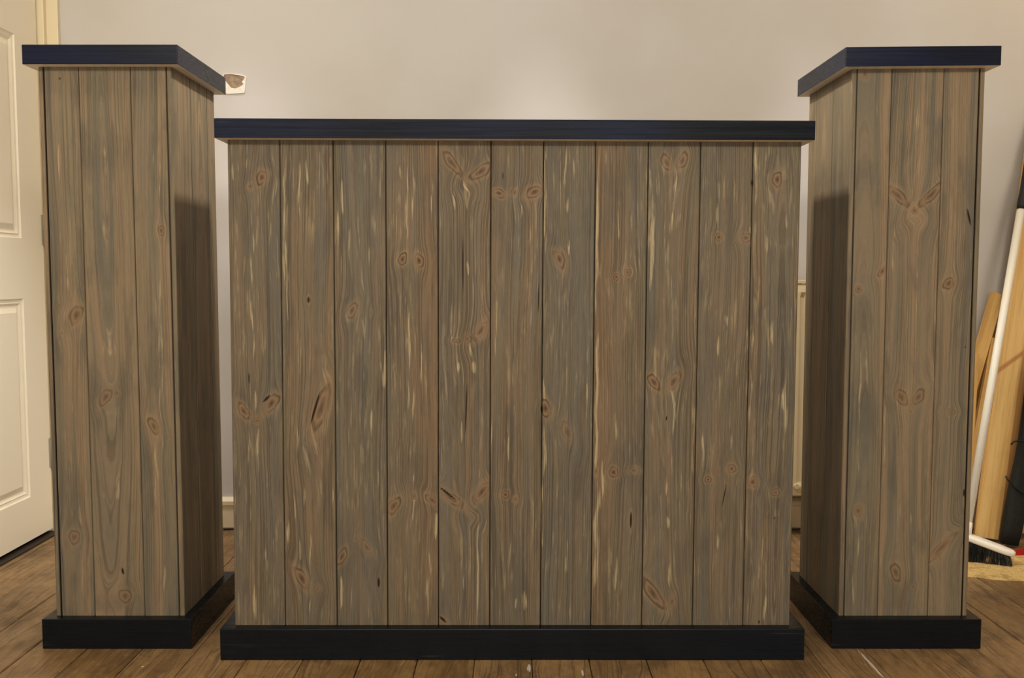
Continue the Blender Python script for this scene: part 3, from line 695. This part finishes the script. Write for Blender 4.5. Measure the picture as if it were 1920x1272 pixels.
def broom():
    bx0, bz0 = 1.300, .094
    P0 = Vector((1.261, .667, .086)); x1, z1 = ony(1914.5, 392, .872); P1 = Vector((x1, .872, z1)); dirv = (P1 - P0).normalized()
    t = thing('broom', 'white-handled broom with black bristles, leaning by the right pillar on sawdust', 'broom', (1.296, .655, 0))
    L = Vector(t.location)
    mw = simple('white_plastic', (232, 226, 212), .4, .5); mg = simple('black_rubber_grip', (26, 26, 26), .6, .4)
    bm = bmesh.new(); tube(bm, [P0 - L + dirv * .012, P1 - L], .0108, 20); obj('handle', bm, mw, t)
    bm = bmesh.new(); e = P1 + dirv * .27
    tube(bm, [P1 - L - dirv * .002, P1 - L + dirv * .012, P1 - L + dirv * .06, P1 - L + dirv * .20, P1 - L + dirv * .25], [.0118, .0132, .0122, .0135, .012], 18); obj('grip', bm, mg, t)
    # head: rounded bar, long axis u
    a = Vector((1.357, .614, .040)); b = Vector((1.148, .720, .108)); u = (a - b).normalized(); ctr = (a + b) / 2
    side = u.cross(Vector((0, 0, 1))).normalized(); up = side.cross(u)
    M = Matrix((u, side, up)).transposed().to_4x4()
    bm = bmesh.new(); N = 40; hl = (a - b).length / 2 + .012; hw = .021
    prof = [(.90, -.008), (1.0, -.005), (1.0, .002), (.93, .006), (.70, .008)]; rings = []
    for s_, zz_ in prof:
        r = []
        for k in range(N):
            an = 2 * pi * k / N; cx_ = math.copysign(abs(cos(an)) ** .35, cos(an)); sy = math.copysign(abs(sin(an)) ** .75, sin(an))
            r.append(bm.verts.new(M @ Vector((cx_ * (hl - hw * (1 - s_)), sy * hw * s_, zz_))))
        rings.append(r)
    for A, B in zip(rings, rings[1:]):
        for k in range(N): bm.faces.new((A[k], A[(k + 1) % N], B[(k + 1) % N], B[k]))
    bm.faces.new(rings[0][::-1]); bm.faces.new(rings[-1])
    for v in bm.verts: v.co += ctr - L
    obj('broom_head', bm, mw, t, smooth=True)
    bm = bmesh.new(); tube(bm, [P0 - L - dirv * .016, P0 - L + dirv * .024], [.015, .0125], 18); obj('socket', bm, mw, t)
    # bristle tufts
    bm = bmesh.new(); r3 = random.Random(4)
    for i in range(34):
        for j in range(5):
            for q in range(5):
                fx = (i + .5) / 34 * 2 - 1 + r3.uniform(-.015, .015); fy = (j + .5) / 5 * 2 - 1 + r3.uniform(-.12, .12)
                base = ctr + u * fx * (hl - .012) + side * fy * .014 - up * .006
                tip = ctr + u * (fx * (hl + .004) + r3.uniform(-.006, .006)) + side * (fy * .026 + r3.uniform(-.005, .005)) - up * .05
                tip.z = min(tip.z, .03); g = max(.0012, .004 + r3.uniform(-.003, .006) + .02 * max(0, -fx) * 0)
                tip.z = g
                d = (tip - base); mid = base + d * .55 + side * fy * .004
                n = d.cross(u).normalized() * .0009; m2 = d.cross(n).normalized() * .0009
                vv = []
                for pnt, sc_ in ((base, 1), (mid, 1), (tip, .5)):
                    vv.append([bm.verts.new(pnt - L + (n * cos(aa) + m2 * sin(aa)) * sc_) for aa in (0, 2.1, 4.2)])
                for A, B in zip(vv, vv[1:]):
                    for k in range(3): bm.faces.new((A[k], A[(k + 1) % 3], B[(k + 1) % 3], B[k]))
    # dense core behind the loose tufts
    cr = []
    for f in range(13):
        fx = f / 12 * 2 - 1; c0 = ctr + u * fx * (hl - .012) - L
        zb = .006
        top = c0 - up * .006; bot = Vector((c0.x + u.x * fx * .006, c0.y + u.y * fx * .006, zb))
        cr.append([bm.verts.new(top - side * .013), bm.verts.new(top + side * .013), bm.verts.new(bot + side * .02), bm.verts.new(bot - side * .02)])
    for A, B in zip(cr, cr[1:]):
        for k in range(4): bm.faces.new((A[k], A[(k + 1) % 4], B[(k + 1) % 4], B[k]))
    bm.faces.new(cr[0]); bm.faces.new(cr[-1][::-1])
    mb = NT('dusty_black_bristle'); co = mb.coord(); sx = mb.n.new('ShaderNodeSeparateXYZ'); mb.link(co, sx.inputs[0])
    nn = mb.noise(mb.mapping(co, (90, 90, 20)), 1, 3)
    dust = mb.math('MULTIPLY', mb.ss(nn, .50, .62), mb.math('MULTIPLY', mb.ss(sx.outputs[2], .03, .018), mb.ss(sx.outputs[2], .004, .010)))
    mb.set(mb.mix(mb.math('MULTIPLY', dust, .7), lin((24, 22, 19)), lin((150, 124, 72))), .6, .3)
    o = obj('bristles', bm, mb.m, t); o['kind'] = 'stuff'
broom()

def dustpan():
    t = thing('dustpan', 'red plastic dustpan at the right picture edge, beside the broom head', 'dustpan', (1.462, .648, 0))
    mr = simple('red_plastic', (168, 24, 26), .35, .5); bm = bmesh.new()
    # tray: tapering shell with raised rim, mouth towards the room
    def shell(z_in):
        return [(-.055, .06), (.075, .06), (.085, -.07), (-.065, -.07)]
    o_ = shell(0); th = .003
    def wall(a, b, h0, h1):
        ax, ay = a; bx_, by = b; n = Vector((by - ay, ax - bx_, 0)).normalized() * th
        v = [Vector((ax, ay, .003)), Vector((bx_, by, .003)), Vector((bx_, by, h1)), Vector((ax, ay, h0))]
        A = [bm.verts.new(p) for p in v]; B = [bm.verts.new(p + n) for p in v]
        bm.faces.new(A); bm.faces.new(B[::-1])
        for k in range(4): bm.faces.new((A[k], B[k], B[(k + 1) % 4], A[(k + 1) % 4]))
    P = [bm.verts.new((x, y, .002)) for x, y in o_]; Q = [bm.verts.new((x, y, .005)) for x, y in o_]
    bm.faces.new(P[::-1]); bm.faces.new(Q)
    for k in range(4): bm.faces.new((P[k], P[(k + 1) % 4], Q[(k + 1) % 4], Q[k]))
    wall(o_[0], o_[1], .040, .040); wall(o_[1], o_[2], .040, .012); wall(o_[3], o_[0], .012, .040)
    RZ = Matrix.Rotation(radians(-80), 3, 'Z')
    for v in bm.verts: v.co = RZ @ v.co
    obj('tray', bm, mr, t)
    bm = bmesh.new(); tube(bm, [(.01, .055, .036), (.01, .085, .046), (.01, .13, .052), (.01, .18, .048)], [.014, .010, .011, .012], 12)
    for v in bm.verts: v.co = RZ @ v.co
    obj('handle', bm, mr, t, smooth=True)
dustpan()

def sawdust():
    r = random.Random(9); V = []; Fc = []; N = 72; R = 22
    for j in range(R + 1):
        f = j / R
        for k in range(N):
            a = 2 * pi * k / N; rr = 1 + .12 * sin(3 * a + 1) + .07 * sin(7 * a) + .05 * sin(13 * a + 2)
            V.append((.36 * f * rr * cos(a), .135 * f * rr * sin(a), max(.0003, .0065 * (1 - f ** 2) + .0022 * r.random() * (1 - f) ** .5) if j < R else -.0005))
    for j in range(R):
        for k in range(N): Fc.append((j * N + k, j * N + (k + 1) % N, (j + 1) * N + (k + 1) % N, (j + 1) * N + k))
    me = bpy.data.meshes.new('sawdust'); me.from_pydata(V, [], Fc)
    m = NT('sawdust'); co = m.coord(); a = m.noise(co, 260, 3, .7); b = m.noise(co, 22, 4, .6)
    c = m.mix(m.ss(a, .35, .65), lin((206, 178, 120)), lin((170, 140, 88))); c = m.mix(m.math('MULTIPLY', m.ss(b, .5, .62), .5), c, lin((128, 98, 58)))
    m.set(c, .95, .1); m.bump(a, .5, .002); me.materials.append(m.m)
    o = new_obj('sawdust', me, None, (1.42, .64, .0005)); tag(o, 'thin spread of pale yellow sawdust on the floor under the broom head', 'sawdust', kind='stuff')
sawdust()
